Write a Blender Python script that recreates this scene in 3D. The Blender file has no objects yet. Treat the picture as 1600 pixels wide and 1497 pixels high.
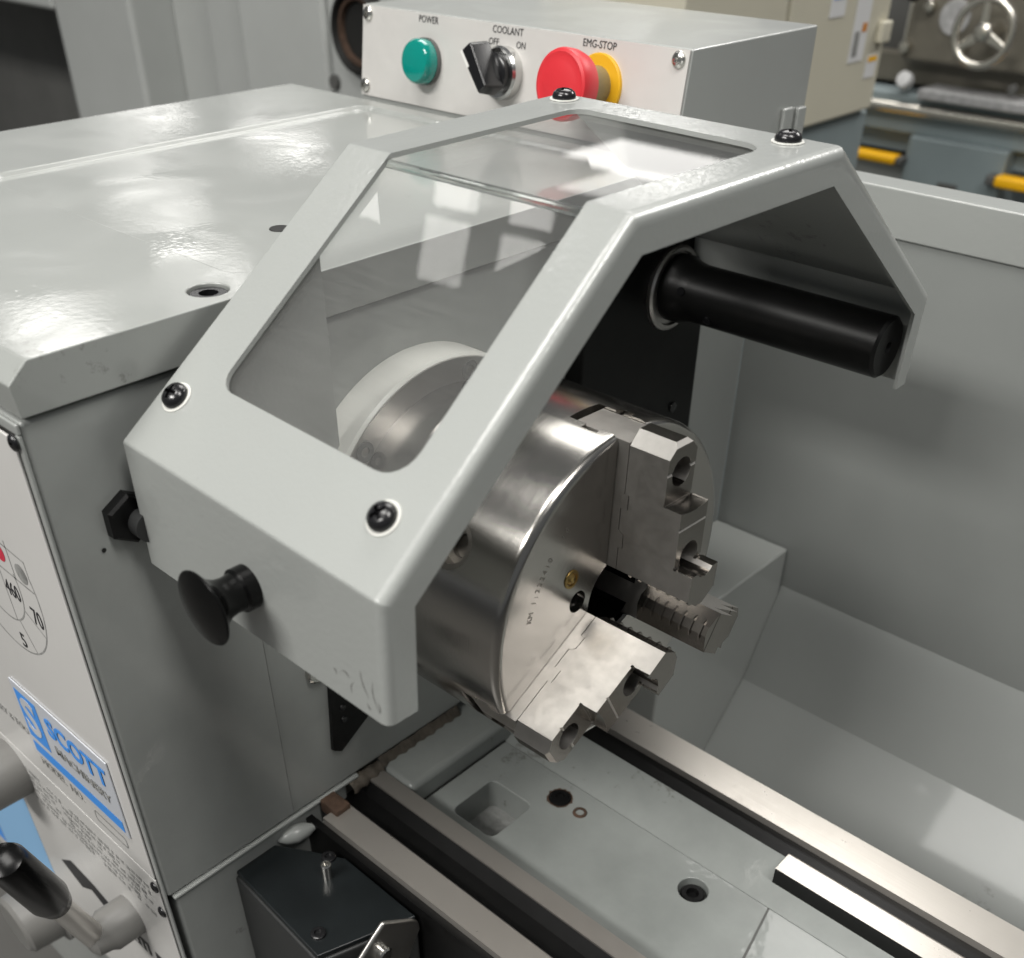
import bpy, bmesh, math, random
from mathutils import Vector, Matrix, Euler
R = math.radians
random.seed(7)
scn = bpy.context.scene
COL = scn.collection

# ------------------------------------------------------------------ camera
cam_d = bpy.data.cameras.new('camera'); cam = bpy.data.objects.new('camera', cam_d); COL.objects.link(cam)
cr = Vector((0.73456709, 0.67850167, 0.00683193)); cu = Vector((-0.43348206, 0.4615075, 0.77401817)); cf = Vector((-0.52201964, 0.57152979, -0.63312652))
cam.matrix_world = Matrix(((cr.x, cu.x, -cf.x, 0.28886), (cr.y, cu.y, -cf.y, -0.40399), (cr.z, cu.z, -cf.z, 0.33601), (0, 0, 0, 1)))
cam_d.sensor_fit = 'HORIZONTAL'; cam_d.sensor_width = 36
cam_d.lens = 1623.09 / 1600 * 36
cam_d.shift_y = 317.5 / 1600
cam_d.clip_start = .01; cam_d.clip_end = 200
cam_d.dof.use_dof = True; cam_d.dof.focus_distance = .60; cam_d.dof.aperture_fstop = 8.5
scn.camera = cam

# ------------------------------------------------------------------ light
world = bpy.data.worlds.new('World'); scn.world = world; world.use_nodes = True
bg = world.node_tree.nodes['Background']; bg.inputs[0].default_value = (.93, .97, 1.0, 1); bg.inputs[1].default_value = .14

def area(name, loc, size, sizey, power, rot=(0, 0, 0), color=(1, .978, .94)):
    d = bpy.data.lights.new(name, 'AREA'); d.shape = 'RECTANGLE'; d.size = size; d.size_y = sizey; d.energy = power; d.color = color
    o = bpy.data.objects.new(name, d); COL.objects.link(o); o.location = loc; o.rotation_euler = rot; return o
area('ceiling_or_added_light', (-.55, -1.05, 2.9), 1.5, .8, 44)
area('ceiling_or_added_light', (1.45, -.35, 2.9), 1.5, .7, 64)  # fill light added to brighten the faces turned toward +X
area('ceiling_or_added_light', (-2.60, -.14, 2.9), .22, .24, 2.3)
area('ceiling_or_added_light', (-3.02, -.13, 2.9), .26, .24, 2.3)
area('ceiling_or_added_light', (-1.25, 2.2, 2.9), 1.9, 1.9, 85)
area('ceiling_or_added_light', (-.6, -3.0, 2.6), 2.0, .9, 185)
area('ceiling_or_added_light', (-7.5, 3.0, 3.0), 1.2, .5, 15)  # this far strip and the next four are added for reflections on the cover
area('ceiling_or_added_light', (-8.1, 4.7, 3.0), 1.2, .35, 9)
area('ceiling_or_added_light', (-10.4, 5.6, 3.0), 1.6, .5, 12)
area('ceiling_or_added_light', (-11.6, 8.2, 3.0), 1.6, .5, 14)
area('ceiling_or_added_light', (-14.5, 8.0, 3.0), 2.0, .8, 20)
area('ceiling_or_added_light', (-8.2, 11.4, 3.2), 2.0, 1.5, 42)
area('ceiling_or_added_light', (1.0, 4.2, 3.0), 2.0, 1.2, 130)

scn.view_settings.view_transform = 'Standard'; scn.view_settings.look = 'None'; scn.view_settings.gamma = 1
scn.view_settings.exposure = 0.0; scn.view_settings.use_curve_mapping = False
scn.cycles.max_bounces = 10; scn.cycles.transparent_max_bounces = 16

# ------------------------------------------------------------------ materials
M = {}
def nodes(m): return m.node_tree.nodes, m.node_tree.links
def mat(name, col, rough=.5, metal=0., coat=0., spec=.5, bump=None, var=None, rvar=None, coords='Object', emit=None, specks=None):
    """bump=(scale,strength,dist) noise relief; var=(scale,amount) tone drift; rvar=(scale,amount,stretch) roughness drift"""
    m = bpy.data.materials.new(name); m.use_nodes = True; n, l = nodes(m); b = n['Principled BSDF']
    b.inputs['Base Color'].default_value = (*col, 1); b.inputs['Roughness'].default_value = rough; b.inputs['Metallic'].default_value = metal
    b.inputs['Coat Weight'].default_value = coat; b.inputs['Coat Roughness'].default_value = .07; b.inputs['Specular IOR Level'].default_value = spec
    tc = n.new('ShaderNodeTexCoord'); src = tc.outputs[coords]
    if bump:
        t = n.new('ShaderNodeTexNoise'); t.inputs['Scale'].default_value = bump[0]; t.inputs['Detail'].default_value = 2; l.new(src, t.inputs['Vector'])
        bp = n.new('ShaderNodeBump'); bp.inputs['Strength'].default_value = bump[1]; bp.inputs['Distance'].default_value = bump[2]
        l.new(t.outputs['Fac'], bp.inputs['Height']); l.new(bp.outputs[0], b.inputs['Normal'])
        if coat: l.new(bp.outputs[0], b.inputs['Coat Normal'])
    if var:
        t = n.new('ShaderNodeTexNoise'); t.inputs['Scale'].default_value = var[0]; t.inputs['Detail'].default_value = 5; t.inputs['Roughness'].default_value = .65; l.new(src, t.inputs['Vector'])
        mr = n.new('ShaderNodeMapRange'); mr.inputs[1].default_value = .3; mr.inputs[2].default_value = .7; mr.inputs[3].default_value = 1 - var[1]; mr.inputs[4].default_value = 1 + var[1] * .6; l.new(t.outputs['Fac'], mr.inputs[0])
        mx = n.new('ShaderNodeMix'); mx.data_type = 'RGBA'; mx.blend_type = 'MULTIPLY'; mx.inputs[0].default_value = 1; mx.inputs[6].default_value = (*col, 1)
        l.new(mr.outputs[0], mx.inputs[7]); l.new(mx.outputs[2], b.inputs['Base Color'])
    if rvar:
        mp = n.new('ShaderNodeMapping'); mp.inputs['Scale'].default_value = rvar[2]; l.new(src, mp.inputs[0])
        t = n.new('ShaderNodeTexNoise'); t.inputs['Scale'].default_value = rvar[0]; t.inputs['Detail'].default_value = 6; l.new(mp.outputs[0], t.inputs['Vector'])
        mr = n.new('ShaderNodeMapRange'); mr.inputs[1].default_value = .3; mr.inputs[2].default_value = .7; mr.inputs[3].default_value = max(.03, rough - rvar[1]); mr.inputs[4].default_value = rough + rvar[1]; l.new(t.outputs['Fac'], mr.inputs[0]); l.new(mr.outputs[0], b.inputs['Roughness'])
    if specks:                                          # small worn specks and scuffs
        t = n.new('ShaderNodeTexNoise'); t.inputs['Scale'].default_value = specks[0]; t.inputs['Detail'].default_value = 8; t.inputs['Roughness'].default_value = .75; l.new(src, t.inputs['Vector'])
        t4 = n.new('ShaderNodeTexNoise'); t4.inputs['Scale'].default_value = specks[0] * .12; l.new(src, t4.inputs['Vector'])
        ml = n.new('ShaderNodeMath'); ml.operation = 'MULTIPLY'; l.new(t.outputs['Fac'], ml.inputs[0]); l.new(t4.outputs['Fac'], ml.inputs[1])
        mr = n.new('ShaderNodeMapRange'); mr.inputs[1].default_value = specks[1]; mr.inputs[2].default_value = specks[1] + .035; mr.inputs[3].default_value = 0; mr.inputs[4].default_value = specks[2]; l.new(ml.outputs[0], mr.inputs[0])
        mx = n.new('ShaderNodeMix'); mx.data_type = 'RGBA'; l.new(mr.outputs[0], mx.inputs[0]); mx.inputs[7].default_value = (.10, .095, .085, 1)
        old = b.inputs['Base Color'].links
        if old: l.new(old[0].from_socket, mx.inputs[6])
        else: mx.inputs[6].default_value = (*col, 1)
        l.new(mx.outputs[2], b.inputs['Base Color'])
    if coat >= .5:                                      # handled gloss: smears in the clear coat
        t = n.new('ShaderNodeTexNoise'); t.inputs['Scale'].default_value = 11; t.inputs['Detail'].default_value = 5; t.inputs['Distortion'].default_value = 1.2; l.new(src, t.inputs['Vector'])
        mr = n.new('ShaderNodeMapRange'); mr.inputs[1].default_value = .38; mr.inputs[2].default_value = .66; mr.inputs[3].default_value = .035; mr.inputs[4].default_value = .20; l.new(t.outputs['Fac'], mr.inputs[0]); l.new(mr.outputs[0], b.inputs['Coat Roughness'])
    if emit: b.inputs['Emission Color'].default_value = (*emit[0], 1); b.inputs['Emission Strength'].default_value = emit[1]
    M[name] = m; return m

PAINT = (.332, .345, .331)
mat('guard_paint', PAINT, .38, coat=.85, bump=(330, .20, .0006), var=(5, .03), specks=(60, .405, .5))
mat('cover_paint', (.305, .317, .302), .40, coat=.75, bump=(240, .08, .0006), var=(7, .05), specks=(75, .41, .5))
mat('wall_paint', (.325, .338, .325), .40, coat=.5, bump=(230, .12, .0006), var=(8, .09), specks=(40, .395, .5))
mat('bed_paint', (.250, .265, .253), .40, coat=.45, bump=(75, .26, .0012), var=(18, .12), specks=(55, .405, .6))
mat('splash_paint', (.255, .267, .257), .48, coat=.12, bump=(14, .04, .004), var=(4, .07), specks=(30, .40, .5))
mat('box_paint', (.37, .382, .368), .34, coat=.8, bump=(300, .10, .0005), var=(8, .04))
mat('black_oxide', (.006, .006, .006), .36, spec=.22, bump=(400, .1, .0004), var=(60, .3))
mat('black_plastic', (.003, .003, .003), .20, spec=.22, bump=(700, .08, .0003))
mat('black_screw', (.010, .010, .011), .22, spec=.6)
mat('dark_box', (.010, .0125, .0135), .30, spec=.5, bump=(500, .12, .0004), var=(25, .25))
mat('dark_box_side', (.028, .029, .029), .42, spec=.4, bump=(500, .12, .0004))
mat('white_ring', (.70, .70, .66), .35)
mat('panel_white', (.66, .65, .63), .22, coat=.3, var=(6, .04))
mat('gap_black', (.012, .012, .011), .6)
mat('lamp_green', (.0, .23, .19), .14, coat=.6, bump=(500, .05, .0004))
mat('stop_red', (.62, .025, .035), .42, bump=(900, .1, .0003))
mat('stop_yellow', (.72, .40, .01), .45)
mat('stop_shaft', (.25, .20, .10), .4)
mat('switch_black', (.008, .008, .009), .22)
mat('switch_white', (.75, .75, .72), .4)
mat('chrome_ring', (.55, .55, .54), .22, metal=1)
mat('ink_black', (.02, .02, .022), .5)
mat('ink_grey', (.30, .30, .29), .5, var=(160, .5))
mat('ink_red', (.55, .03, .06), .5)
mat('ink_blue', (.05, .27, .74), .5)
mat('ink_sky', (.25, .48, .75), .4)
mat('ink_silver', (.52, .54, .58), .30)
mat('bright_screw', (.62, .61, .58), .22, metal=1)
mat('brass', (.48, .33, .12), .25, metal=1)
mat('rust', (.07, .04, .025), .8, var=(80, .5), bump=(200, .5, .002))
mat('dirt_brown', (.095, .08, .062), .75, var=(90, .5), bump=(150, .5, .002))
mat('cast_recess', (.24, .245, .235), .7, bump=(90, .8, .004), var=(60, .3))
mat('beige_cabinet', (.60, .57, .46), .40, var=(3, .05))
mat('far_grey', (.44, .455, .44), .45, var=(2.5, .08))
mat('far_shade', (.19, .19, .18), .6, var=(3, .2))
mat('far_dark', (.10, .10, .095), .6, var=(4, .2))
mat('far_teal', (.25, .30, .31), .45, var=(4, .10))
mat('far_olive', (.16, .148, .118), .4, var=(9, .2))
mat('far_steel', (.72, .69, .62), .25, metal=1)
mat('far_plate', (.42, .42, .42), .4, var=(70, .3))
mat('far_yellow', (.95, .50, .0), .5)
mat('sticker_white', (.72, .72, .72), .5)
mat('sticker_orange', (.60, .22, .02), .5)
mat('floor_concrete', (.085, .083, .078), .35, var=(1.5, .2))

def metal(name, col, rough, mode, scale, strength, dist=.0004, mott=0., aniso=0., met=1.):
    """turned, ground or brushed metal. mode: 'turn' marks follow radius and length about X; else stretch tuple"""
    m = bpy.data.materials.new(name); m.use_nodes = True; n, l = nodes(m); b = n['Principled BSDF']
    b.inputs['Base Color'].default_value = (*col, 1); b.inputs['Metallic'].default_value = met; b.inputs['Roughness'].default_value = rough
    if aniso: b.inputs['Anisotropic'].default_value = aniso
    tc = n.new('ShaderNodeTexCoord')
    if mode == 'turn':
        s = n.new('ShaderNodeSeparateXYZ'); l.new(tc.outputs['Object'], s.inputs[0])
        c0 = n.new('ShaderNodeCombineXYZ'); l.new(s.outputs[1], c0.inputs[0]); l.new(s.outputs[2], c0.inputs[1])
        ln = n.new('ShaderNodeVectorMath'); ln.operation = 'LENGTH'; l.new(c0.outputs[0], ln.inputs[0])
        nm = n.new('ShaderNodeVectorMath'); nm.operation = 'NORMALIZE'; l.new(c0.outputs[0], nm.inputs[0])
        sc = n.new('ShaderNodeVectorMath'); sc.operation = 'SCALE'; sc.inputs['Scale'].default_value = .004; l.new(nm.outputs[0], sc.inputs[0])
        c1 = n.new('ShaderNodeCombineXYZ'); l.new(s.outputs[0], c1.inputs[0]); l.new(ln.outputs['Value'], c1.inputs[1])
        ad = n.new('ShaderNodeVectorMath'); l.new(c1.outputs[0], ad.inputs[0]); l.new(sc.outputs[0], ad.inputs[1]); vec = ad.outputs[0]
    else:
        mp = n.new('ShaderNodeMapping'); mp.inputs['Scale'].default_value = mode; l.new(tc.outputs['Object'], mp.inputs[0]); vec = mp.outputs[0]
    t = n.new('ShaderNodeTexNoise'); t.inputs['Scale'].default_value = scale; t.inputs['Detail'].default_value = 3; l.new(vec, t.inputs['Vector'])
    bp = n.new('ShaderNodeBump'); bp.inputs['Strength'].default_value = strength; bp.inputs['Distance'].default_value = dist; l.new(t.outputs['Fac'], bp.inputs['Height']); l.new(bp.outputs[0], b.inputs['Normal'])
    t2 = n.new('ShaderNodeTexNoise'); t2.inputs['Scale'].default_value = 120; t2.inputs['Detail'].default_value = 6; t2.inputs['Roughness'].default_value = .7; l.new(tc.outputs['Object'], t2.inputs['Vector'])
    mr = n.new('ShaderNodeMapRange'); mr.inputs[1].default_value = .3; mr.inputs[2].default_value = .7; mr.inputs[3].default_value = rough * .9; mr.inputs[4].default_value = rough * 1.12; l.new(t2.outputs['Fac'], mr.inputs[0]); l.new(mr.outputs[0], b.inputs['Roughness'])
    if mott:
        t3 = n.new('ShaderNodeTexNoise'); t3.inputs['Scale'].default_value = 260; t3.inputs['Detail'].default_value = 4; l.new(tc.outputs['Object'], t3.inputs['Vector'])
        m2 = n.new('ShaderNodeMapRange'); m2.inputs[1].default_value = .35; m2.inputs[2].default_value = .65; m2.inputs[3].default_value = 1 - mott; m2.inputs[4].default_value = 1 + mott * .5; l.new(t3.outputs['Fac'], m2.inputs[0])
        mx = n.new('ShaderNodeMix'); mx.data_type = 'RGBA'; mx.blend_type = 'MULTIPLY'; mx.inputs[0].default_value = 1; mx.inputs[6].default_value = (*col, 1); l.new(m2.outputs[0], mx.inputs[7]); l.new(mx.outputs[2], b.inputs['Base Color'])
    M[name] = m; return m
metal('chuck_steel', (.455, .437, .412), .20, 'turn', 1500, .14, .0003, aniso=.3)
metal('jaw_steel', (.455, .438, .415), .48, (1, 1, 1), 1300, .03, .0002, mott=.04)
metal('jaw_steel_shaded', (.215, .20, .182), .24, (1, 1, 1), 900, .02, .0002)  # same steel as the jaw sides, darkened to paint in dark reflections
metal('way_steel', (.53, .50, .46), .30, (.02, 1, 1), 900, .16, .0003, met=.72)
metal('way_dark', (.40, .375, .345), .34, (.02, 1, 1), 700, .15, .0002, met=.7)
metal('nose_steel', (.52, .505, .49), .34, 'turn', 1200, .12, .0003)
metal('brushed_alu', (.64, .625, .60), .55, (.03, 1, 1), 1500, .10, .0002, met=.35)
metal('stamp', (.26, .245, .225), .45, (1, 1, 1), 500, .1)
mat('hub_grey', (.17, .167, .158), .45)
metal('bracket_steel', (.60, .58, .55), .34, (1, 1, .05), 600, .12, .0003)

def acrylic():
    m = bpy.data.materials.new('acrylic'); m.use_nodes = True; n, l = nodes(m); n.remove(n['Principled BSDF']); out = n['Material Output']
    tr = n.new('ShaderNodeBsdfTransparent'); tr.inputs[0].default_value = (.985, .988, .985, 1)
    gl = n.new('ShaderNodeBsdfGlossy'); gl.inputs['Roughness'].default_value = .018
    df = n.new('ShaderNodeBsdfDiffuse'); df.inputs[0].default_value = (.8, .8, .78, 1)
    tc = n.new('ShaderNodeTexCoord'); mp = n.new('ShaderNodeMapping'); mp.inputs['Rotation'].default_value = (0, 0, R(35)); mp.inputs['Scale'].default_value = (1, 22, 22); l.new(tc.outputs['Object'], mp.inputs[0])
    t = n.new('ShaderNodeTexNoise'); t.inputs['Scale'].default_value = 26; t.inputs['Detail'].default_value = 9; t.inputs['Roughness'].default_value = .7; l.new(mp.outputs[0], t.inputs['Vector'])
    mr = n.new('ShaderNodeMapRange'); mr.inputs[1].default_value = .45; mr.inputs[2].default_value = .75; mr.inputs[3].default_value = .030; mr.inputs[4].default_value = .046; l.new(t.outputs['Fac'], mr.inputs[0])
    lw = n.new('ShaderNodeLayerWeight'); pw = n.new('ShaderNodeMath'); pw.operation = 'POWER'; pw.inputs[1].default_value = 5; l.new(lw.outputs['Facing'], pw.inputs[0])
    fr = n.new('ShaderNodeMath'); fr.operation = 'MULTIPLY_ADD'; fr.inputs[1].default_value = .60; fr.inputs[2].default_value = .022; l.new(pw.outputs[0], fr.inputs[0])
    a = n.new('ShaderNodeMixShader'); l.new(mr.outputs[0], a.inputs[0]); l.new(tr.outputs[0], a.inputs[1]); l.new(df.outputs[0], a.inputs[2])
    b = n.new('ShaderNodeMixShader'); l.new(fr.outputs[0], b.inputs[0]); l.new(a.outputs[0], b.inputs[1]); l.new(gl.outputs[0], b.inputs[2])
    l.new(b.outputs[0], out.inputs[0]); M['acrylic'] = m
    e = mat('acrylic_edge', (.93, .95, .94), .04); e.node_tree.nodes['Principled BSDF'].inputs['Transmission Weight'].default_value = 1.0
acrylic()

# ------------------------------------------------------------------ helpers
def mesh_obj(name, bm, material, parent=None, smooth=None, loc=None):
    bmesh.ops.recalc_face_normals(bm, faces=bm.faces[:])
    me = bpy.data.meshes.new(name); bm.to_mesh(me); bm.free()
    if isinstance(material, (list, tuple)):
        for x in material: me.materials.append(M[x])
    else: me.materials.append(M[material])
    o = bpy.data.objects.new(name, me); COL.objects.link(o)
    if parent: o.parent = parent
    if loc: o.location = loc
    if smooth is not None:
        for p in me.polygons: p.use_smooth = True
        try: me.set_sharp_from_angle(angle=R(smooth))
        except Exception: pass
    return o
def bevel(o, w, seg=2, ang=35):
    b = o.modifiers.new('Bevel', 'BEVEL'); b.width = w; b.segments = seg; b.limit_method = 'ANGLE'; b.angle_limit = R(ang); b.harden_normals = False
    for p in o.data.polygons: p.use_smooth = True
    w_ = o.modifiers.new('WeightedNormal', 'WEIGHTED_NORMAL'); w_.weight = 80
    return o
def thing(name, label, cat, loc=(0, 0, 0), group=None):
    o = bpy.data.objects.new(name, None); COL.objects.link(o); o.location = loc; o.empty_display_size = .02
    return tag(o, label, cat, group)
def tag(o, label, cat, group=None):
    o['label'] = label; o['category'] = cat
    if group: o['group'] = group
    return o
def struct(o): o['kind'] = 'structure'; return o
def bm_box(x0, x1, y0, y1, z0, z1, bm=None):
    bm = bm or bmesh.new()
    v = [bm.verts.new(p) for p in ((x0, y0, z0), (x1, y0, z0), (x1, y1, z0), (x0, y1, z0), (x0, y0, z1), (x1, y0, z1), (x1, y1, z1), (x0, y1, z1))]
    for f in ((3, 2, 1, 0), (4, 5, 6, 7), (0, 1, 5, 4), (1, 2, 6, 5), (2, 3, 7, 6), (3, 0, 4, 7)): bm.faces.new([v[i] for i in f])
    return bm
def box(name, m, parent, x0, x1, y0, y1, z0, z1, bev=0., seg=2):
    o = mesh_obj(name, bm_box(x0, x1, y0, y1, z0, z1), m, parent)
    if bev: bevel(o, bev, seg)
    return o
def bm_prism(pts, f0, f1, bm=None):
    """pts 2-D list; f0,f1 map (u,v)->3-D for the two caps"""
    bm = bm or bmesh.new(); n = len(pts)
    a = [bm.verts.new(f0(*p)) for p in pts]; b = [bm.verts.new(f1(*p)) for p in pts]
    bm.faces.new(a); bm.faces.new(b[::-1])
    for i in range(n): bm.faces.new((a[i], a[(i + 1) % n], b[(i + 1) % n], b[i]))
    return bm
def prism_x(pts, x0, x1, bm=None): return bm_prism(pts, lambda u, v: (x0, u, v), lambda u, v: (x1, u, v), bm)
def prism_y(pts, y0, y1, bm=None): return bm_prism(pts, lambda u, v: (u, y0, v), lambda u, v: (u, y1, v), bm)
def prism_z(pts, z0, z1, bm=None): return bm_prism(pts, lambda u, v: (u, v, z0), lambda u, v: (u, v, z1), bm)
def frame_of(axis):
    a = Vector(axis).normalized(); h = Vector((0, 0, 1)) if abs(a.z) < .9 else Vector((1, 0, 0))
    u = a.cross(h).normalized(); return a, u, a.cross(u)
def bm_lathe(prof, base, axis, seg=32, bm=None, closed=True, phase=0.):
    """prof list of (t along axis, radius)"""
    bm = bm or bmesh.new(); a, u, w = frame_of(axis); base = Vector(base); rings = []
    for t, r in prof:
        if r < 1e-6: rings.append([bm.verts.new(base + a * t)])
        else: rings.append([bm.verts.new(base + a * t + (u * math.cos(phase + 2 * math.pi * k / seg) + w * math.sin(phase + 2 * math.pi * k / seg)) * r) for k in range(seg)])
    for p, q in zip(rings, rings[1:]):
        for k in range(seg):
            k2 = (k + 1) % seg
            if len(p) == 1 and len(q) == 1: continue
            if len(p) == 1: bm.faces.new((p[0], q[k], q[k2]))
            elif len(q) == 1: bm.faces.new((p[k], p[k2], q[0]))
            else: bm.faces.new((p[k], p[k2], q[k2], q[k]))
    if closed:
        if len(rings[0]) > 1: bm.faces.new(rings[0])
        if len(rings[-1]) > 1: bm.faces.new(rings[-1])
    return bm
def lathe(name, m, parent, prof, base, axis, seg=32, smooth=35, closed=True, phase=0.):
    return mesh_obj(name, bm_lathe(prof, base, axis, seg, None, closed, phase), m, parent, smooth)
def bm_disc(c, n, r, seg=24, bm=None, r2=None):
    bm = bm or bmesh.new(); a, u, w = frame_of(n); c = Vector(c); r2 = r2 or r
    bm.faces.new([bm.verts.new(c + u * math.cos(2 * math.pi * k / seg) * r + w * math.sin(2 * math.pi * k / seg) * r2) for k in range(seg)]); return bm
def rrect(x0, x1, y0, y1, r, seg=6):
    out = []
    for cx, cy, a0 in ((x1 - r, y1 - r, 0), (x0 + r, y1 - r, 90), (x0 + r, y0 + r, 180), (x1 - r, y0 + r, 270)):
        for k in range(seg + 1):
            a = R(a0 + 90 * k / seg); out.append((cx + r * math.cos(a), cy + r * math.sin(a)))
    return out
def boolean(o, cutters, op='DIFFERENCE'):
    """cut with temporary meshes, bake the result, drop the cutters"""
    for c in cutters:
        md = o.modifiers.new('b', 'BOOLEAN'); md.operation = op; md.solver = 'EXACT'; md.object = c
    dg = bpy.context.evaluated_depsgraph_get(); me = bpy.data.meshes.new_from_object(o.evaluated_get(dg))
    o.modifiers.clear(); old = o.data; o.data = me; me.name = old.name; bpy.data.meshes.remove(old)
    for c in cutters:
        d = c.data; bpy.data.objects.remove(c); bpy.data.meshes.remove(d)
    return o
def cutter(bm): return mesh_obj('cutter', bm, 'gap_black')
def shade(o, ang=35):
    for p in o.data.polygons: p.use_smooth = True
    o.data.set_sharp_from_angle(angle=R(ang)); return o
def text_mesh(name, body, size, m, parent, origin, right, up, extrude=.0002, align='CENTER', bold=0., xscale=1.):
    c = bpy.data.curves.new(name, 'FONT'); c.body = body; c.size = size; c.align_x = align; c.align_y = 'CENTER'; c.extrude = extrude; c.offset = bold; c.resolution_u = 3
    t = bpy.data.objects.new(name, c); COL.objects.link(t)
    dg = bpy.context.evaluated_depsgraph_get(); me = bpy.data.meshes.new_from_object(t.evaluated_get(dg)); bpy.data.objects.remove(t); bpy.data.curves.remove(c)
    r = Vector(right).normalized() * xscale; u = Vector(up).normalized(); n = Vector(right).normalized().cross(u)
    me.transform(Matrix(((r.x, u.x, n.x, origin[0]), (r.y, u.y, n.y, origin[1]), (r.z, u.z, n.z, origin[2]), (0, 0, 0, 1))))
    me.materials.clear(); me.materials.append(M[m]); me.name = name
    o = bpy.data.objects.new(name, me); COL.objects.link(o); o.parent = parent; return o
def phillips_mesh(r, h, washer=True):
    """pan head with a cross recess, axis +Z, base at z=0"""
    prof = [(0, r * .98), (h * .25, r), (h * .6, r * .9), (h * .88, r * .62), (h, r * .25), (h, 0)]
    o = mesh_obj('screw', bm_lathe(prof, (0, 0, 0), (0, 0, 1), 28), 'black_screw')
    w = r * .13
    boolean(o, [cutter(bm_box(-r * .55, r * .55, -w, w, h * .35, h * 2)), cutter(bm_box(-w, w, -r * .55, r * .55, h * .35, h * 2))])
    shade(o, 40); me = o.data; bpy.data.objects.remove(o); return me
def place(me, name, parent, loc, normal, spin=0., m=None):
    o = bpy.data.objects.new(name, me); COL.objects.link(o); o.parent = parent
    q = Vector((0, 0, 1)).rotation_difference(Vector(normal).normalized()); o.matrix_local = Matrix.Translation(loc) @ q.to_matrix().to_4x4() @ Matrix.Rotation(spin, 4, 'Z')
    return o

# ------------------------------------------------------------------ setting: floor
fb = bmesh.new(); fv = [fb.verts.new(p) for p in ((-40, -25, -1.05), (25, -25, -1.05), (25, 40, -1.05), (-40, 40, -1.05))]; fb.faces.new(fv)
struct(mesh_obj('floor', fb, 'floor_concrete'))

# ------------------------------------------------------------------ headstock
WX = -.165; FY = -.235
hs = thing('lathe_headstock', 'grey painted lathe headstock with lift-off top cover and printed front panel', 'headstock', (-.37, 0, -.20))
hs_off = Vector(hs.location)
def H(o): o.location -= hs_off; return o     # parts are modelled in world metres; the empty stands at the base
body = H(box('body', 'wall_paint', hs, -.585, WX, FY, .30, -.200, .1305, .0025))
# darker joint under the cover
H(box('cover_joint', 'gap_black', hs, -.58, WX - .003, FY + .003, .25, .1300, .1335))
# top cover with shallow tray
cp = [(-.2348, .1330), (-.2362, .1490), (-.2255, .1578), (.2520, .1578), (.2568, .1540), (.2568, .1330)]
cov = mesh_obj('top_cover', prism_x(cp, -.590, -.161), 'cover_paint', hs)
rr = rrect(-.472, -.186, -.097, .236, .014)
rr2 = rrect(-.469, -.189, -.094, .233, .012)
cb = bmesh.new(); lo = [cb.verts.new((x, y, .1550)) for x, y in rr2]; hi = [cb.verts.new((x, y, .1579)) for x, y in rr]; hi2 = [cb.verts.new((x, y, .17)) for x, y in rr]
n_ = len(rr)
for k in range(n_):
    k2 = (k + 1) % n_; cb.faces.new((lo[k], lo[k2], hi[k2], hi[k])); cb.faces.new((hi[k], hi[k2], hi2[k2], hi2[k]))
cb.faces.new(lo); cb.faces.new(hi2)
cuts = [cutter(cb)]
BOLTS = [(-.1797, -.1193), (-.2448 + .018, .02)]
for bx, by in BOLTS[:1]: cuts.append(cutter(bm_lathe([(0, .0105), (.02, .0105)], (bx, by, .1475), (0, 0, 1), 28)))
H(cov); boolean(cov, cuts); bevel(cov, .0009, 2, 25)
bx, by = BOLTS[0]
hb = H(lathe('cover_bolt', 'black_screw', hs, [(0, .0102), (.0078, .0102), (.0088, .0092), (.0088, .0050), (.0030, .0050), (.0030, 0)], (bx, by, .1475), (0, 0, 1), 24, 30, False))
H(lathe('cover_hole_black', 'gap_black', hs, [(0, .0065), (.0004, .0062), (.0004, .003), (.0002, 0)], (-.2448, -.025, .1551), (0, 0, 1), 20, 30, False))  # flat black disc painted in for the dark of a small hole
# end-wall seam, small hole, bolt behind guard, black cut-out
H(box('wall_seam', 'cast_recess', hs, WX - .001, WX + .0003, -.1334, -.1329, -.198, -.03))
H(mesh_obj('drill_hole', bm_disc((WX + .0006, -.2135, .0545), (1, 0, 0), .0013, 12), 'gap_black', hs))
H(lathe('wall_bolt', 'bright_screw', hs, [(0, .0085), (.003, .0085), (.004, .007), (.004, .004), (.0015, .004), (.0015, 0)], (WX, -.0985, -.090), (1, 0, 0), 24, 30, False))
po = [(-.091, -.108), (-.095, -.163), (-.088, -.168), (-.040, -.138), (-.040, -.090), (-.086, -.096)]
H(mesh_obj('black_plate', prism_x(po, WX, WX + .003), 'black_oxide', hs))
for k, (y, z) in enumerate(((-.083, -.130), (-.083, -.141))): H(lathe('plate_screw', 'black_screw', hs, [(0, .0025), (.0012, .0022), (.0016, 0)], (WX + .003, y, z), (1, 0, 0), 14))
# moulding along the bottom of the end wall, pulled up into a lip at the front
H(box('bottom_moulding', 'guard_paint', hs, WX - .004, WX + .0022, -.232, -.075, -.2035, -.2005, .0011))
low = H(box('lower_casing', 'wall_paint', hs, -.585, WX - .0005, FY + .004, -.085, -.60, -.2045, .003))
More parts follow.
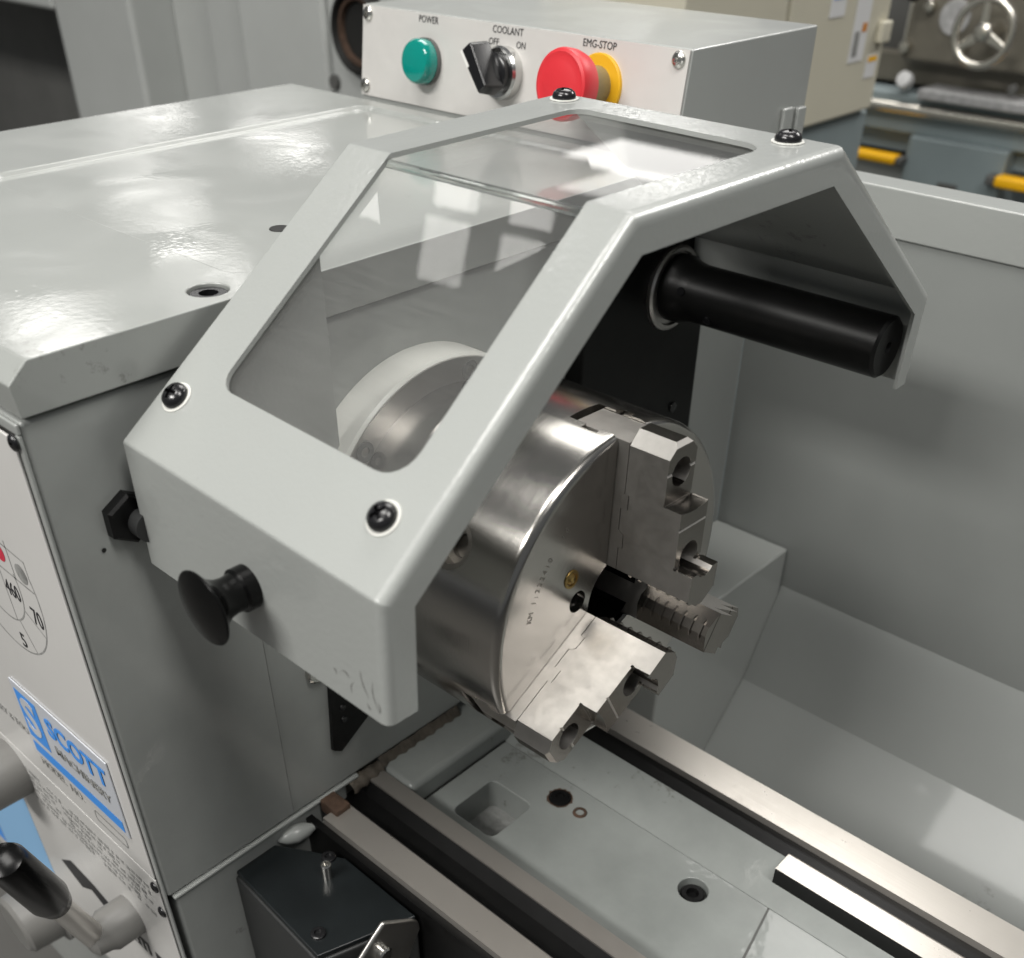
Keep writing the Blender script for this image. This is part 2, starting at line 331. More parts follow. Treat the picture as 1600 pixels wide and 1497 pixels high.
# splash-side web and nose ring
ring = H(lathe('nose_ring', 'white_ring', hs, [(0, .0985), (.0245, .0985), (.0262, .0970), (.0262, .02)], (WX, 0, 0), (1, 0, 0), 128, 30, False))
face = H(lathe('spindle_flange', 'nose_steel', hs, [(0, .0965), (.0010, .0965), (.0010, .078), (0, .078)], (WX + .0260, 0, 0), (1, 0, 0), 128, 30, False))
for a in (15, 75, 135, 156, 195, 255, 315):
    H(lathe('flange_screw', 'far_dark', hs, [(0, .0062), (.0008, .0062), (.0008, .003), (-.0006, .003), (-.0006, 0)], (WX + .0270, .0885 * math.cos(R(a)), .0885 * math.sin(R(a))), (1, 0, 0), 20, 30, False))
# rear wall beside the headstock that carries on to the splash guard, and the riser block on the bed
H(box('rear_wall', 'splash_paint', hs, -.60, -.172, .2985, .4005, -.60, .1285))
H(box('riser_block', 'bed_paint', hs, -.30, -.128, -.0555, .090, -.2600, -.2055, .006, 3))
H(box('riser_joint', 'gap_black', hs, -.1295, -.1266, -.0553, .0440, -.2270, -.2243))
H(box('corner_ledge', 'guard_paint', hs, -.171, -.090, .20, .3995, -.52, -.1905, .0025))
# front panel: rim, dark joint, printed plates
rim = H(box('panel_rim_top', 'guard_paint', hs, -.585, WX, FY - .0022, FY - .0002, .1245, .1300, .0008))
H(box('panel_rim_side', 'guard_paint', hs, WX - .0042, WX - .0002, FY - .0022, FY - .0002, -.42, .1243, .0008))
H(box('panel_joint', 'gap_black', hs, -.585, WX - .0044, FY - .0012, FY - .0002, -.42, .1243))
up_plate = H(box('front_panel', 'panel_white', hs, -.585, WX - .0062, FY - .0030, FY - .0014, -.1838, .1218, .0005))
lo_plate = H(box('lower_panel', 'panel_white', hs, -.585, WX - .0062, FY - .0028, FY - .0014, -.415, -.1856, .0005))
small = phillips_mesh(.0042, .0022)
for x, z in ((-.1695, .1205), (-.1735, -.1930), (-.1745, -.2190)): place(small, 'panel_screw', hs, Vector((x, FY - .0029, z)) - hs_off, (0, -1, 0), .4)
# speed dial print
PY = FY - .0031
def ring_print(name, m, parent, c, r, w, a0, a1, y, seg=40):
    b = bmesh.new(); pr = None
    for k in range(seg + 1):
        a = R(a0 + (a1 - a0) * k / seg); i = b.verts.new((c[0] + (r - w) * math.cos(a), y, c[1] + (r - w) * math.sin(a))); o_ = b.verts.new((c[0] + r * math.cos(a), y, c[1] + r * math.sin(a)))
        if pr: b.faces.new((pr[0], pr[1], o_, i))
        pr = (i, o_)
    return mesh_obj(name, b, m, parent)
def line_print(name, m, parent, p, q, w, y):
    b = bmesh.new(); d = Vector((q[0] - p[0], q[1] - p[1])).normalized(); n = Vector((-d.y, d.x)) * w / 2
    b.faces.new([b.verts.new((s[0] + n.x * k, y, s[1] + n.y * k)) for s, k in ((p, 1), (q, 1), (q, -1), (p, -1))]); return mesh_obj(name, b, m, parent)
U = up_plate; PP = PY - up_plate.location.y   # print sits on the plate
def onplate(o, plate): o.location = (0, 0, 0); o.parent = plate; return o
DC = (-.262, .012)
for r in (.033, .055):
    ring_print('dial_line', 'ink_grey', U, DC, r, .0011, -115, 18, PY)
line_print('dial_line', 'ink_grey', U, (-.262 + .0548 * math.cos(R(18)), .012 + .0548 * math.sin(R(18))), (-.262 + .0548 * math.cos(R(18)), .0385), .001, PY)
line_print('dial_line', 'ink_grey', U, (-.262 + .033, .019), (-.262 + .033, .044), .001, PY)
line_print('dial_line', 'ink_grey', U, (-.30, .0440), (-.262 + .0525, .0385), .001, PY)
line_print('dial_line', 'ink_grey', U, (-.262 + .010, .0205), (-.262 + .0525, .0190), .001, PY)
for a in (-28, -62): line_print('dial_line', 'ink_grey', U, (DC[0] + .033 * math.cos(R(a)), DC[1] + .033 * math.sin(R(a))), (DC[0] + .054 * math.cos(R(a)), DC[1] + .054 * math.sin(R(a))), .0009, PY)
line_print('dial_line', 'ink_grey', U, (-.262 + .012, .0205), (-.262 + .012, -.018), .0009, PY)
def dot(m, x, z, rx, rz): mesh_obj('dial_dot', bm_disc((x, PY - .0001, z), (0, -1, 0), rx, 24, None, rz), m, U)
dot('ink_red', -.2405, .0325, .0062, .0062); dot('ink_grey', -.2185, .0275, .0062, .0062)
RT, UPV = (1, 0, 0), (0, 0, 1)
text_mesh('dial_number', '460', .0155, 'ink_black', U, (-.2405, PY - .0001, .0065), RT, UPV, .0001, xscale=.72)
text_mesh('dial_number', '70', .017, 'ink_black', U, (-.2175, PY - .0001, -.002), RT, UPV, .0001, xscale=.72)
text_mesh('dial_number', '5', .015, 'ink_black', U, (-.252, PY - .0001, -.0345), RT, UPV, .0001)
# maker's nameplate
npx0, npx1, npz0, npz1 = -.305, -.186, -.1560, -.0905
plate = mesh_obj('nameplate', bm_box(npx0, npx1, PY - .0012, PY - .00005, npz0, npz1), 'ink_silver', U); bevel(plate, .0003, 1)
NY = PY - .00135
box('nameplate_field', 'ink_blue', U, npx0 + .004, npx0 + .0315, NY - .0001, NY, -.1375, -.0965)
box('nameplate_stripe', 'ink_blue', U, npx0 + .004, npx1 - .003, NY - .0001, NY, -.1520, -.1425)
text_mesh('nameplate_letter', 'S', .042, 'ink_silver', U, (npx0 + .0170, NY - .0003, -.1170), RT, UPV, .0001, bold=.0012)
text_mesh('nameplate_word', 'SCOTT', .0225, 'ink_blue', U, (npx0 + .0775, NY - .0003, -.1085), RT, UPV, .0001, bold=.0006, xscale=1.02)
text_mesh('nameplate_word', 'MACHINERY', .0105, 'ink_grey', U, (npx0 + .0765, NY - .0003, -.1275), RT, UPV, .0001, bold=.0002, xscale=1.15)
text_mesh('panel_print', 'MACHINERY & TOOLS', .009, 'ink_grey', U, (-.345, PY - .0002, -.1420), RT, UPV, .0001)
text_mesh('panel_print', 'MODEL  NO.', .010, 'ink_grey', U, (-.275, PY - .0002, -.1640), RT, UPV, .0001)
ob = rrect(-.236, -.196, -.1745, -.1645, .003, 4); ib = rrect(-.235, -.197, -.1735, -.1655, .0025, 4); b = bmesh.new()
oo = [b.verts.new((x, PY - .0001, z)) for x, z in ob]; ii = [b.verts.new((x, PY - .0001, z)) for x, z in ib]
for k in range(len(oo)): b.faces.new((oo[k], oo[(k + 1) % len(oo)], ii[(k + 1) % len(oo)], ii[k]))
mesh_obj('panel_print', b, 'ink_grey', U)
# lower panel: chart band, blue field, lever symbols
L = lo_plate; LY = FY - .0029
random.seed(3)
cb = bmesh.new()
for row in range(6):
    x = -.50; z = -.2010 - row * .0062
    while x < -.185:
        w = random.uniform(.002, .008)
        if random.random() < .86: bm_box(x, x + w, LY - .0001, LY, z - random.uniform(.0026, .0046), z, cb)
        x += w + random.uniform(.0012, .004)
mesh_obj('chart_print', cb, 'ink_grey', L)
box('blue_field', 'ink_sky', L, -.500, -.388, LY - .0001, LY, -.410, -.262)
box('blue_band', 'ink_blue', L, -.560, -.502, LY - .0001, LY, -.400, -.262)
def quadprint(name, m, pts): 
    b = bmesh.new(); b.faces.new([b.verts.new((x, LY - .0002, z)) for x, z in pts]); return mesh_obj(name, b, m, L)
quadprint('lever_symbol', 'ink_black', [(-.352, -.306), (-.330, -.290), (-.296, -.292), (-.262, -.300), (-.250, -.313), (-.272, -.318), (-.305, -.305), (-.325, -.318)])
quadprint('lever_symbol', 'ink_black', [(-.248, -.300), (-.222, -.298), (-.222, -.3125), (-.246, -.3145)])
quadprint('lever_symbol', 'ink_black', [(-.214, -.299), (-.196, -.298), (-.196, -.312), (-.214, -.313)])
for x in (-.2425, -.2345, -.2275): box('symbol_mark', 'panel_white', L, x, x + .0028, LY - .0005, LY - .0004, -.3115, -.301)
# guard stop pin with hex nut on the end wall
px_, pz_ = -.1970, .0680
hxn = H(lathe('hex_nut', 'black_oxide', hs, [(0, .0140), (.0056, .0140), (.0070, .0124), (.0070, .0085)], (WX, px_, pz_), (1, 0, 0), 6, 20, True, .52))
H(lathe('stop_pin', 'dark_box_side', hs, [(0, .0080), (.0095, .0080)], (WX + .0055, px_ + .0040, pz_ - .0030), (1, 0, 0), 24))
# gear lever
lv = Vector((-.192, -.306, -.130)); hub = Vector((-.2330, -.268, -.268)); dr = (lv - hub).normalized(); Ln = (lv - hub).length
gr_ = H(lathe('lever_grip', 'black_plastic', hs, [(Ln - .074, .0085), (Ln - .072, .0105), (Ln - .058, .0130), (Ln + .008, .0122), (Ln + .0125, .0105), (Ln + .014, .006), (Ln + .0142, 0)], hub, dr, 32))
H(lathe('lever_shaft', 'bracket_steel', hs, [(0, .0085), (Ln - .073, .0080)], hub, dr, 24))
H(lathe('lever_hub', 'hub_grey', hs, [(0, .0165), (.020, .0165), (.024, .014), (.033, .0125), (.036, .008), (.036, 0)], (-.2330, FY - .0028, -.272), (0, -1, 0), 40))
H(lathe('speed_knob', 'hub_grey', hs, [(0, .024), (.030, .024), (.034, .020), (.034, 0)], (-.372, FY - .0028, -.215), (0, -1, 0), 40))
H(lathe('feed_knob', 'hub_grey', hs, [(0, .036), (.012, .036), (.014, .030), (.040, .028), (.043, .024), (.043, 0)], (-.400, FY - .0028, -.395), (0, -1, 0), 48))

# ------------------------------------------------------------------ control box
cbx = thing('control_box', 'grey electrical control box with brushed panel behind the headstock cover', 'control box', (-.333, .345, .158)); cb_off = Vector(cbx.location)
def K(o): o.location -= cb_off; return o
B0, B1 = -.4989, -.1666; BYB, BYT, BZB, BZT = .2592, .2685, .1590, .2250
sidep = [(BYB, BZB - .06), (BYB, BZB), (BYT, BZT), (.432, BZT), (.432, BZB - .06)]
bm = prism_x(sidep, B0, B1); K(bevel(mesh_obj('box_body', bm, 'box_paint', cbx), .0015, 2, 20))
pn = Vector((0, -(BZT - BZB), (BYT - BYB))).normalized(); pu = Vector((0, BYT - BYB, BZT - BZB)).normalized(); PL = (Vector((0, BYT, BZT)) - Vector((0, BYB, BZB))).length
def PB(x, v, h=0.): return Vector((x, BYB, BZB)) + pu * v + pn * h
b = bmesh.new(); fr_ = [PB(B0 + .001, .0005, .0018), PB(B1 - .001, .0005, .0018), PB(B1 - .001, PL - .0008, .0018), PB(B0 + .001, PL - .0008, .0018)]; bk = [p - pn * .0015 for p in fr_]
vf = [b.verts.new(p) for p in fr_]; vb = [b.verts.new(p) for p in bk]; b.faces.new(vf); b.faces.new(vb[::-1])
for k in range(4): b.faces.new((vf[k], vb[k], vb[(k + 1) % 4], vf[(k + 1) % 4]))
panel = K(mesh_obj('front_plate', b, 'brushed_alu', cbx)); T0 = .0018
def vz(z): return (z - BZB) / (BZT - BZB) * PL
pscrew = phillips_mesh(.0055, .0028).copy(); pscrew.materials.clear(); pscrew.materials.append(M['bright_screw'])
for x, z in ((-.4912, .2185), (-.4925, .1668), (-.1755, .2180), (-.1750, .1668)): place(pscrew, 'plate_screw', cbx, PB(x, vz(z), T0) - cb_off, pn, .5)
lampc = PB(-.4185, vz(.1915), T0)
bez = K(lathe('lamp_bezel', 'far_dark', cbx, [(0, .0168), (.004, .0168), (.004, .0)], lampc, pn, 36, 30, False))
K(lathe('power_lamp', 'lamp_green', cbx, [(.0035, .0160), (.0125, .0158), (.0150, .0140), (.0158, .010), (.0162, 0)], lampc, pn, 40))
swc = PB(-.3320, vz(.1930), T0)
K(lathe('switch_ring', 'chrome_ring', cbx, [(0, .0180), (.008, .0180), (.010, .0165), (.010, 0)], swc, pn, 40))
K(lathe('switch_drum', 'switch_black', cbx, [(.008, .0140), (.0150, .0135), (.0160, .012), (.016, 0)], swc, pn, 36))
# selector grip: a finger bar turned toward OFF
a_sw = R(128); du = Vector((1, 0, 0)) * math.cos(a_sw) + pu * math.sin(a_sw); dn = Vector((1, 0, 0)) * -math.sin(a_sw) + pu * math.cos(a_sw)
gp = [(-.0150, -.0062), (.0170, -.0085), (.0205, -.0070), (.0205, .0070), (.0170, .0085), (-.0150, .0062)]
bm = bm_prism(gp, lambda u, v: swc + du * u + dn * v + pn * .0150, lambda u, v: swc + du * u * .94 + dn * v * .72 + pn * .0340)
grip = K(bevel(mesh_obj('switch_grip', bm, 'switch_black', cbx), .0015, 2, 25))
bm = bm_prism([(.0060, .0030), (.0188, .0036), (.0188, .0054), (.0060, .0048)], lambda u, v: swc + du * u + dn * v + pn * .0335, lambda u, v: swc + du * u + dn * v + pn * .0345)
mesh_obj('pointer_mark', bm, 'switch_white', grip)
esc = PB(-.2405, vz(.1950), T0)
K(lathe('stop_collar', 'stop_yellow', cbx, [(0, .0208), (.0022, .0208), (.003, .0200), (.003, .010)], esc, pn, 48, 30, False))
K(lathe('stop_shaft', 'stop_shaft', cbx, [(.002, .0130), (.030, .0130)], esc, pn, 32))
stp = [(.0240, .0150), (.0265, .0205), (.0330, .0222), (.0410, .0226), (.0435, .0219), (.0445, .0200), (.0440, .0175), (.0450, .0140), (.0454, 0)]
K(lathe('stop_button', 'stop_red', cbx, stp, esc, pn, 56))
def ptext(body, x, z, size): text_mesh('panel_lettering', body, size, 'ink_black', panel, PB(x, vz(z), T0 + .0002) , (1, 0, 0), pu, .0001, xscale=.95)
for body, x, z, s in (('POWER', -.4190, .2200, .0068), ('COOLANT', -.3330, .2203, .0068), ('OFF', -.3465, .2122, .0064), ('ON', -.3185, .2122, .0064), ('EMG-STOP', -.2445, .2200, .0068)): ptext(body, x, z, s)
for y0, y1, zt in ((.3952, .4090, .1735), (.4160, .4285, .1715)): K(box('side_lug', 'box_paint', cbx, B1, B1 + .004, y0, y1, .150, zt, .0015))

# ------------------------------------------------------------------ bed
bed = thing('lathe_bed', 'grey cast lathe bed with bright ground slideways running below the chuck', 'lathe bed', (.3, 0, -.33)); bd_off = Vector(bed.location)
def D(o): o.location -= bd_off; return o
X0, X1 = -.170, 1.3
flo = D(box('bed_web', 'bed_paint', bed, -.30, X1, -.058, .0445, -.34, -.2250))
wcut = cutter(prism_z(rrect(-.1050, -.0640, -.0380, .0062, .0060, 5), -.262, -.2))
boolean(flo, [wcut, cutter(bm_lathe([(0, .0105), (.03, .0105)], (.0696, .0224, -.236), (0, 0, 1), 28))]); 
bevel(flo, .0022, 3, 40)
D(box('window_floor', 'cast_recess', bed, -.108, -.062, -.040, .008, -.2640, -.2520))
bsc = [(0, .0085), (.0065, .0085), (.0075, .0076), (.0075, .0044), (.003, .0044), (.003, 0)]
D(lathe('bed_bolt', 'black_oxide', bed, bsc, (.0696, .0224, -.2360), (0, 0, 1), 28, 30, False))
D(lathe('bed_bolt', 'black_oxide', bed, [(0, .0088), (.0004, .0086), (.0004, .0078), (.0016, .0072), (.0016, .0040), (.0003, .0038), (.0003, 0)], (-.0542, .0262, -.2250), (0, 0, 1), 28, 30, False))
b = bmesh.new(); ro = [b.verts.new((-.0542 + (.0098 + random.uniform(-.0006, .0010)) * math.cos(R(a * 12)), .0262 + (.0098 + random.uniform(-.0006, .0010)) * math.sin(R(a * 12)), -.2248)) for a in range(30)]; b.faces.new(ro); D(mesh_obj('rust_stain', b, 'rust', bed))
D(lathe('dowel_pin', 'rust', bed, [(0, .0055), (.0009, .005), (.0009, .0032), (-.001, .0030), (-.001, 0)], (-.0336, .0247, -.2250), (0, 0, 1), 20, 30, False))
D(lathe('bed_plug', 'black_oxide', bed, [(0, .0075), (.001, .007), (.001, 0)], (-.070, -.0525, -.2250), (0, 0, 1), 20, 30, False))
# bed seam where the gap piece is let in
b = bmesh.new(); b.faces.new([b.verts.new(p) for p in ((.1155, .0440, -.2247), (.1170, .0440, -.2247), (.1385, -.056, -.2247), (.1365, -.056, -.2247))]); D(mesh_obj('gap_seam', b, 'far_dark', bed))
# rear slope of the web
D(mesh_obj('rear_slope', prism_x([(.0447, -.2255), (.0800, -.2120), (.0800, -.34), (.0447, -.34)], -.168, X1), 'bed_paint', bed))
# front ways
D(mesh_obj('front_way', prism_x([(-.1185, -.2052), (-.0975, -.2050), (-.0955, -.2075), (-.0955, -.26), (-.1185, -.26)], -.1520, X1), 'way_steel', bed))
D(mesh_obj('front_groove', prism_x([(-.0953, -.2130), (-.0880, -.2180), (-.0760, -.2165), (-.0695, -.2085), (-.0695, -.26), (-.0953, -.26)], -.168, X1), 'black_oxide', bed))
D(mesh_obj('front_flat_way', prism_x([(-.0693, -.2070), (-.0560, -.2068), (-.0560, -.30), (-.0693, -.30)], -.160, X1), 'way_dark', bed))
D(box('front_apron', 'black_oxide', bed, -.168, X1, -.1240, -.1187, -.40, -.2110))
# rear ways
D(mesh_obj('rear_way', prism_x([(.0955, -.2052), (.1235, -.2050), (.1235, -.30), (.0955, -.30)], -.128, X1), 'way_steel', bed))
D(mesh_obj('rear_groove', prism_x([(.0802, -.2125), (.0953, -.2110), (.0953, -.30), (.0802, -.30)], -.128, X1), 'black_oxide', bed))
vw = D(mesh_obj('inner_way', prism_x([(.0605, -.2052), (.0775, -.2050), (.0798, -.2065), (.0798, -.24), (.0605, -.24)], .1075, X1), ['way_steel', 'black_oxide'], bed))
for p in vw.data.polygons:
    if p.normal.y < -.5: p.material_index = 1
# way end felt and grime in the corner
D(box('way_wiper', 'rust', bed, -.1640, -.1450, -.1115, -.0985, -.212, -.2005, .001))
random.seed(11); gb = bmesh.new(); prv = None
for k in range(60):
    y = -.0550 + .083 * k / 59; w0 = .0048 + .0007 * math.sin(k * .9) + .0005 * math.sin(k * .37 + 1); row = [gb.verts.new((-.1648, y, -.1990 + random.uniform(-.001, .001))), gb.verts.new((-.1640 + w0 * .45, y, -.2032)), gb.verts.new((-.1645 + w0, y, -.2053))]
    if prv: gb.faces.new((prv[0], prv[1], row[1], row[0])); gb.faces.new((prv[1], prv[2], row[2], row[1]))
    prv = row
D(mesh_obj('grime_fillet', gb, 'dirt_brown', bed, 60))
gb = bmesh.new(); prv = None
for k in range(16):
    y = -.0850 + .030 * k / 15; r = .0055 + .0006 * math.sin(k * 1.3); row = [gb.verts.new((-.1655 + r * 1.5 * math.cos(R(a)), y, -.2080 + r * math.sin(R(a)) + random.uniform(-.0004, .0004))) for a in (100, 70, 40, 10, -20)]
    if prv:
        for m_ in range(4): gb.faces.new((prv[m_], prv[m_ + 1], row[m_ + 1], row[m_]))
    prv = row
D(mesh_obj('grime_lump', gb, 'dirt_brown', bed, 60))

random.seed(5); ob = bmesh.new(); prv = None
for k in range(14):
    t = k / 13; x = .150 + .040 * t; y = .1215 - .022 * t ** 1.6 + random.uniform(-.0012, .0012); w = .0008 * math.sin(math.pi * min(1, t + .08)) + random.uniform(.0001, .0005); row = (ob.verts.new((x, y - w, -.20482)), ob.verts.new((x + .001, y + w, -.20482)))
    if prv: ob.faces.new((prv[0], row[0], row[1], prv[1]))
    prv = row
mat('oil_brown', (.34, .27, .15), .3)
ob.free()
# feed-gear cover below the headstock
dbx = thing('gearbox_cover', 'black painted gearbox cover under the front slideway with steel set screw', 'machine cover', (-.12, -.155, -.33)); db_off = Vector(dbx.location)
def G(o): o.location -= db_off; return o
tp = [(-.1720, -.1845), (-.0705, -.1915), (-.0480, -.1270), (-.1200, -.1262), (-.1440, -.1390), (-.1720, -.1560)]
tb = [(-.1720, -.1860), (-.0690, -.1930), (-.0465, -.1265), (-.1200, -.1258), (-.1720, -.1550)]
G(bevel(mesh_obj('cover_plate', prism_z(tp, -.2205, -.2166), 'dark_box', dbx), .001, 2, 30))
G(bevel(mesh_obj('cover_body', prism_z(tb, -.36, -.2212), 'dark_box_side', dbx), .002, 2, 30))
G(lathe('set_screw', 'bright_screw', dbx, [(0, .0036), (.0125, .0036), (.0133, .0030), (.0133, .0017), (.010, .0017), (.010, 0)], (-.1162, -.1454, -.2166), (0, 0, 1), 20, 30, False))
for x, y in ((-.0835, -.1800), (-.1290, -.1340)): G(lathe('cover_screw', 'black_screw', dbx, [(0, .0052), (.0014, .0050), (.0018, .0042), (.0018, .0026), (.0004, .0026), (.0004, 0)], (x, y, -.2166), (0, 0, 1), 20, 30, False))
G(mesh_obj('sealant_strip', bm_lathe([(0, .001), (.006, .0052), (.014, .0072), (.022, .0056), (.028, .0024), (.036, .0010)], (-.166, -.150, -.2145), (.30, .95, .0), 14), 'wall_paint', dbx, 60))
brk = thing('steel_bracket', 'bent bare steel bracket at the corner of the black gearbox cover', 'bracket', (-.066, -.135, -.30)); bk_off = Vector(brk.location)
bp_ = [(-.1900, -.2150), (-.1660, -.1955), (-.1577, -.1895), (-.1350, -.2080), (-.1300, -.2140), (-.1289, -.2221), (-.1403, -.2433), (-.1500, -.2750), (-.1900, -.2750)]
o = bevel(mesh_obj('bracket_plate', prism_x(bp_, -.0455, -.0415), 'bracket_steel', brk), .002, 3, 20); o.location -= bk_off
o = lathe('bracket_screw', 'bright_screw', brk, [(0, .0055), (.003, .0055), (.0042, .0045), (.0045, 0)], (-.0415, -.1620, -.2150), (1, 0, 0), 20); o.location -= bk_off

# ------------------------------------------------------------------ splash guard and chip tray
spl = thing('splash_guard', 'tall grey sheet metal splash guard with rolled rim behind the bed', 'splash guard', (.3, .4, -.6)); sp_off = Vector(spl.location)
def S(o): o.location -= sp_off; return o
S(box('back_sheet', 'splash_paint', spl, -.1715, 1.4, .4008, .4035, -.50, .1290))
S(bevel(mesh_obj('top_rim', prism_x([(.3985, .0990), (.4010, .0990), (.4010, .1290), (.4280, .1290), (.4280, .1335), (.3985, .1335)], -.1700, 1.4), 'guard_paint', spl), .0025, 3, 30))
S(mesh_obj('tray_slope', prism_x([(.4005, -.2330), (.3560, -.3244), (.2500, -.4400), (.1300, -.5000), (.1300, -.5100), (.4005, -.5100)], -.0895, 1.4), 'splash_paint', spl))
spl['label'] = 'grey sheet metal splash guard with rolled rim and sloping chip tray behind the bed'

# ------------------------------------------------------------------ chuck
chk = thing('lathe_chuck', 'three jaw steel lathe chuck with stepped jaws on the spindle nose', 'chuck', (0, 0, 0))
JA = [88, 208, -32]
bprof = [(-.1385, .0820), (-.0960, .0820), (-.0950, .0985), (-.0935, .1000), (-.0050, .1000)]
for k in range(1, 9): bprof.append((-.0050 + .0050 * math.sin(R(90 * k / 8)), .0950 + .0050 * math.cos(R(90 * k / 8))))
bprof += [(0, .0260), (-.0015, .0245), (-.060, .0245), (-.060, 0)]
cbody = mesh_obj('chuck_body', bm_lathe(bprof, (0, 0, 0), (1, 0, 0), 160), 'chuck_steel', chk)
def jaw_frame(a): 
    d = Vector((0, math.cos(R(a)), math.sin(R(a)))); w = Vector((0, -math.sin(R(a)), math.cos(R(a)))); return d, w
cut = []
for a in JA:
    d, w = jaw_frame(a)
    def jbox(r0, r1, a0, a1, hw):
        b = bmesh.new(); v = [b.verts.new(d * r_ + w * w_ + Vector((x_, 0, 0))) for x_ in (a0, a1) for r_, w_ in ((r0, -hw), (r1, -hw), (r1, hw), (r0, hw))]
        for f in ((3, 2, 1, 0), (4, 5, 6, 7), (0, 1, 5, 4), (1, 2, 6, 5), (2, 3, 7, 6), (3, 0, 4, 7)): b.faces.new([v[i] for i in f])
        return b
    cut.append(cutter(jbox(.010, .12, -.033, .01, .0124))); cut.append(cutter(jbox(.011, .121, -.0215, -.0115, .0165)))
# key socket, face bolt holes
for a in (149, 29, 269):
    d = Vector((0, math.cos(R(a)), math.sin(R(a)))); cut.append(cutter(bm_lathe([(.080, .0136), (.11, .0136)], Vector((-.0455, 0, 0)), d, 36)))
FH = [(-.0349, .0108)]
cut.append(cutter(bm_lathe([(0, .0066), (.03, .0066)], (-.012, -.0355, .0113), (1, 0, 0), 28)))
boolean(cbody, cut); shade(cbody, 28)
d = Vector((0, math.cos(R(149)), math.sin(R(149))))
lathe('key_socket', 'stamp', chk, [(.0850, .0135), (.0988, .0135), (.0988, .0105), (.0900, .0102), (.0900, .0065), (.0860, .0065), (.0860, 0)], (-.0455, 0, 0), d, 36, 30, False)
lathe('bore_liner', 'black_oxide', chk, [(-.058, .0243), (-.004, .0243)], (0, 0, 0), (1, 0, 0), 64, 30, False)
lathe('grease_nipple', 'brass', chk, [(0, .0056), (.0006, .0054), (.0006, .0040), (-.0004, .0038), (.0012, .0020), (.0016, 0)], (.0002, -.0418, .0290), (1, 0, 0), 24, 30, False)
lathe('face_bolt', 'black_screw', chk, [(0, .0058), (.0045, .0058), (.0055, .0050), (.0055, .0030), (.002, .0030), (.002, 0)], (-.0119, -.0355, .0113), (1, 0, 0), 24, 30, False)
# stamped serial on the face, reading upward along an arc
ser = 'KM 1:222410'
for k, ch in enumerate(ser):
    if ch == ' ': continue
    rad = .0770; aa = 166 - k * 2.55
    dd, ww = jaw_frame(aa); o = text_mesh('stamped_character', ch, .0054, 'stamp', chk, Vector((.00012, 0, 0)) + dd * rad, -ww, dd, .00006, xscale=.9)
for k, ch in enumerate('10'):
    dd, ww = jaw_frame(130.5 - k * 3); text_mesh('stamped_character', ch, .0054, 'stamp', chk, Vector((.00012, 0, 0)) + dd * .0770, -ww, dd, .00006, xscale=.9)
# jaws: local frame u=radius, v=axial, w=across
SPLIT = [(.0235, .0062), (.0370, .0062), (.0375, .0088), (.0455, .0086), (.0475, .0052), (.0605, .0052), (.0607, .0096), (.0690, .0094), (.0692, .0068), (.0965, .0068)]
TOP = [(.1035, .0315), (.0712, .0322), (.0710, .0428), (.0388, .0432), (.0386, .0545), (.0235, .0542)]
HW = .0120
def jaw_mesh():
    # top jaw, outline in (radius, axial) across the width; axes: X=axial, Y=radius, Z=across
    prof = [(u, v + .0004) for u, v in SPLIT] + [(.1035, .0068), (.1035, .0295), (.1012, .0318)] + TOP[1:]
    o = mesh_obj('jaw', bm_prism(prof, lambda u, v: (v, u, -HW), lambda u, v: (v, u, HW)), ['jaw_steel', 'jaw_steel_shaded'])
    cs = []
    for r0, a0 in ((.0868, .012), (.0432, .022)): cs.append(cutter(bm_lathe([(a0, .0080), (.07, .0080)], (0, r0, 0), (1, 0, 0), 32)))
    cs.append(cutter(bm_lathe([(.0318, .0420), (.07, .0420)], (0, .0712 + .0400, 0), (1, 0, 0), 96)))     # concave step
    for r0, ax in ((.0880, .0318), (.0610, .0431)):                                                   # relief grooves
        b = bmesh.new(); tri = [(-.0019, .0008), (.0009, .0008), (.0006, -.0011)]
        bm_prism(tri, lambda u, v: (ax + v, r0 + u, -.02), lambda u, v: (ax + v, r0 + u, .02), b); cs.append(cutter(b))
    # undercuts at the inner corners of the steps
    for r0, ax in ((.0712, .0322), (.0388, .0432)): cs.append(cutter(bm_box(ax - .0008, ax + .0010, r0 - .0006, r0 + .0010, -.02, .02)))
    # corner chamfers on the low outer end
    for s in (-1, 1):
        b = bmesh.new(); pts = [(.0950, s * .01362), (.1060, s * .01362), (.1060, s * .0020)]
        bm_prism(pts, lambda u, v: (-.05, u, v), lambda u, v: (.07, u, v), b); cs.append(cutter(b))
        b = bmesh.new(); pts = [(.0480, s * .0085), (.0480, s * .0130), (.0590, s * .0130)]
    boolean(o, cs)
    md = o.modifiers.new('Bevel', 'BEVEL'); md.width = .00035; md.segments = 1; md.limit_method = 'ANGLE'; md.angle_limit = R(50)
    dg = bpy.context.evaluated_depsgraph_get(); me = bpy.data.meshes.new_from_object(o.evaluated_get(dg)); bpy.data.objects.remove(o)
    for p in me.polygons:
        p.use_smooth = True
        if abs(p.normal.z) < .6: p.material_index = 1  # all but the side faces get the darkened steel copy
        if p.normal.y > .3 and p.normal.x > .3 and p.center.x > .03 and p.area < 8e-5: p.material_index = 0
    me.set_sharp_from_angle(angle=R(28)); return me
def nose_mesh():
    # wedge nose that closes on the work, with a serrated flat
    b = bmesh.new()
    pts = [(.02349, HW), (.0235, -HW), (.0172, -.0028), (.0172, .0028)]
    bm_prism(pts, lambda u, v: (.0064, u, v), lambda u, v: (.0540, u, v), b)
    me = bpy.data.meshes.new('jaw_nose'); bmesh.ops.recalc_face_normals(b, faces=b.faces[:]); b.to_mesh(me); b.free(); me.materials.append(M['jaw_steel_shaded']); return me
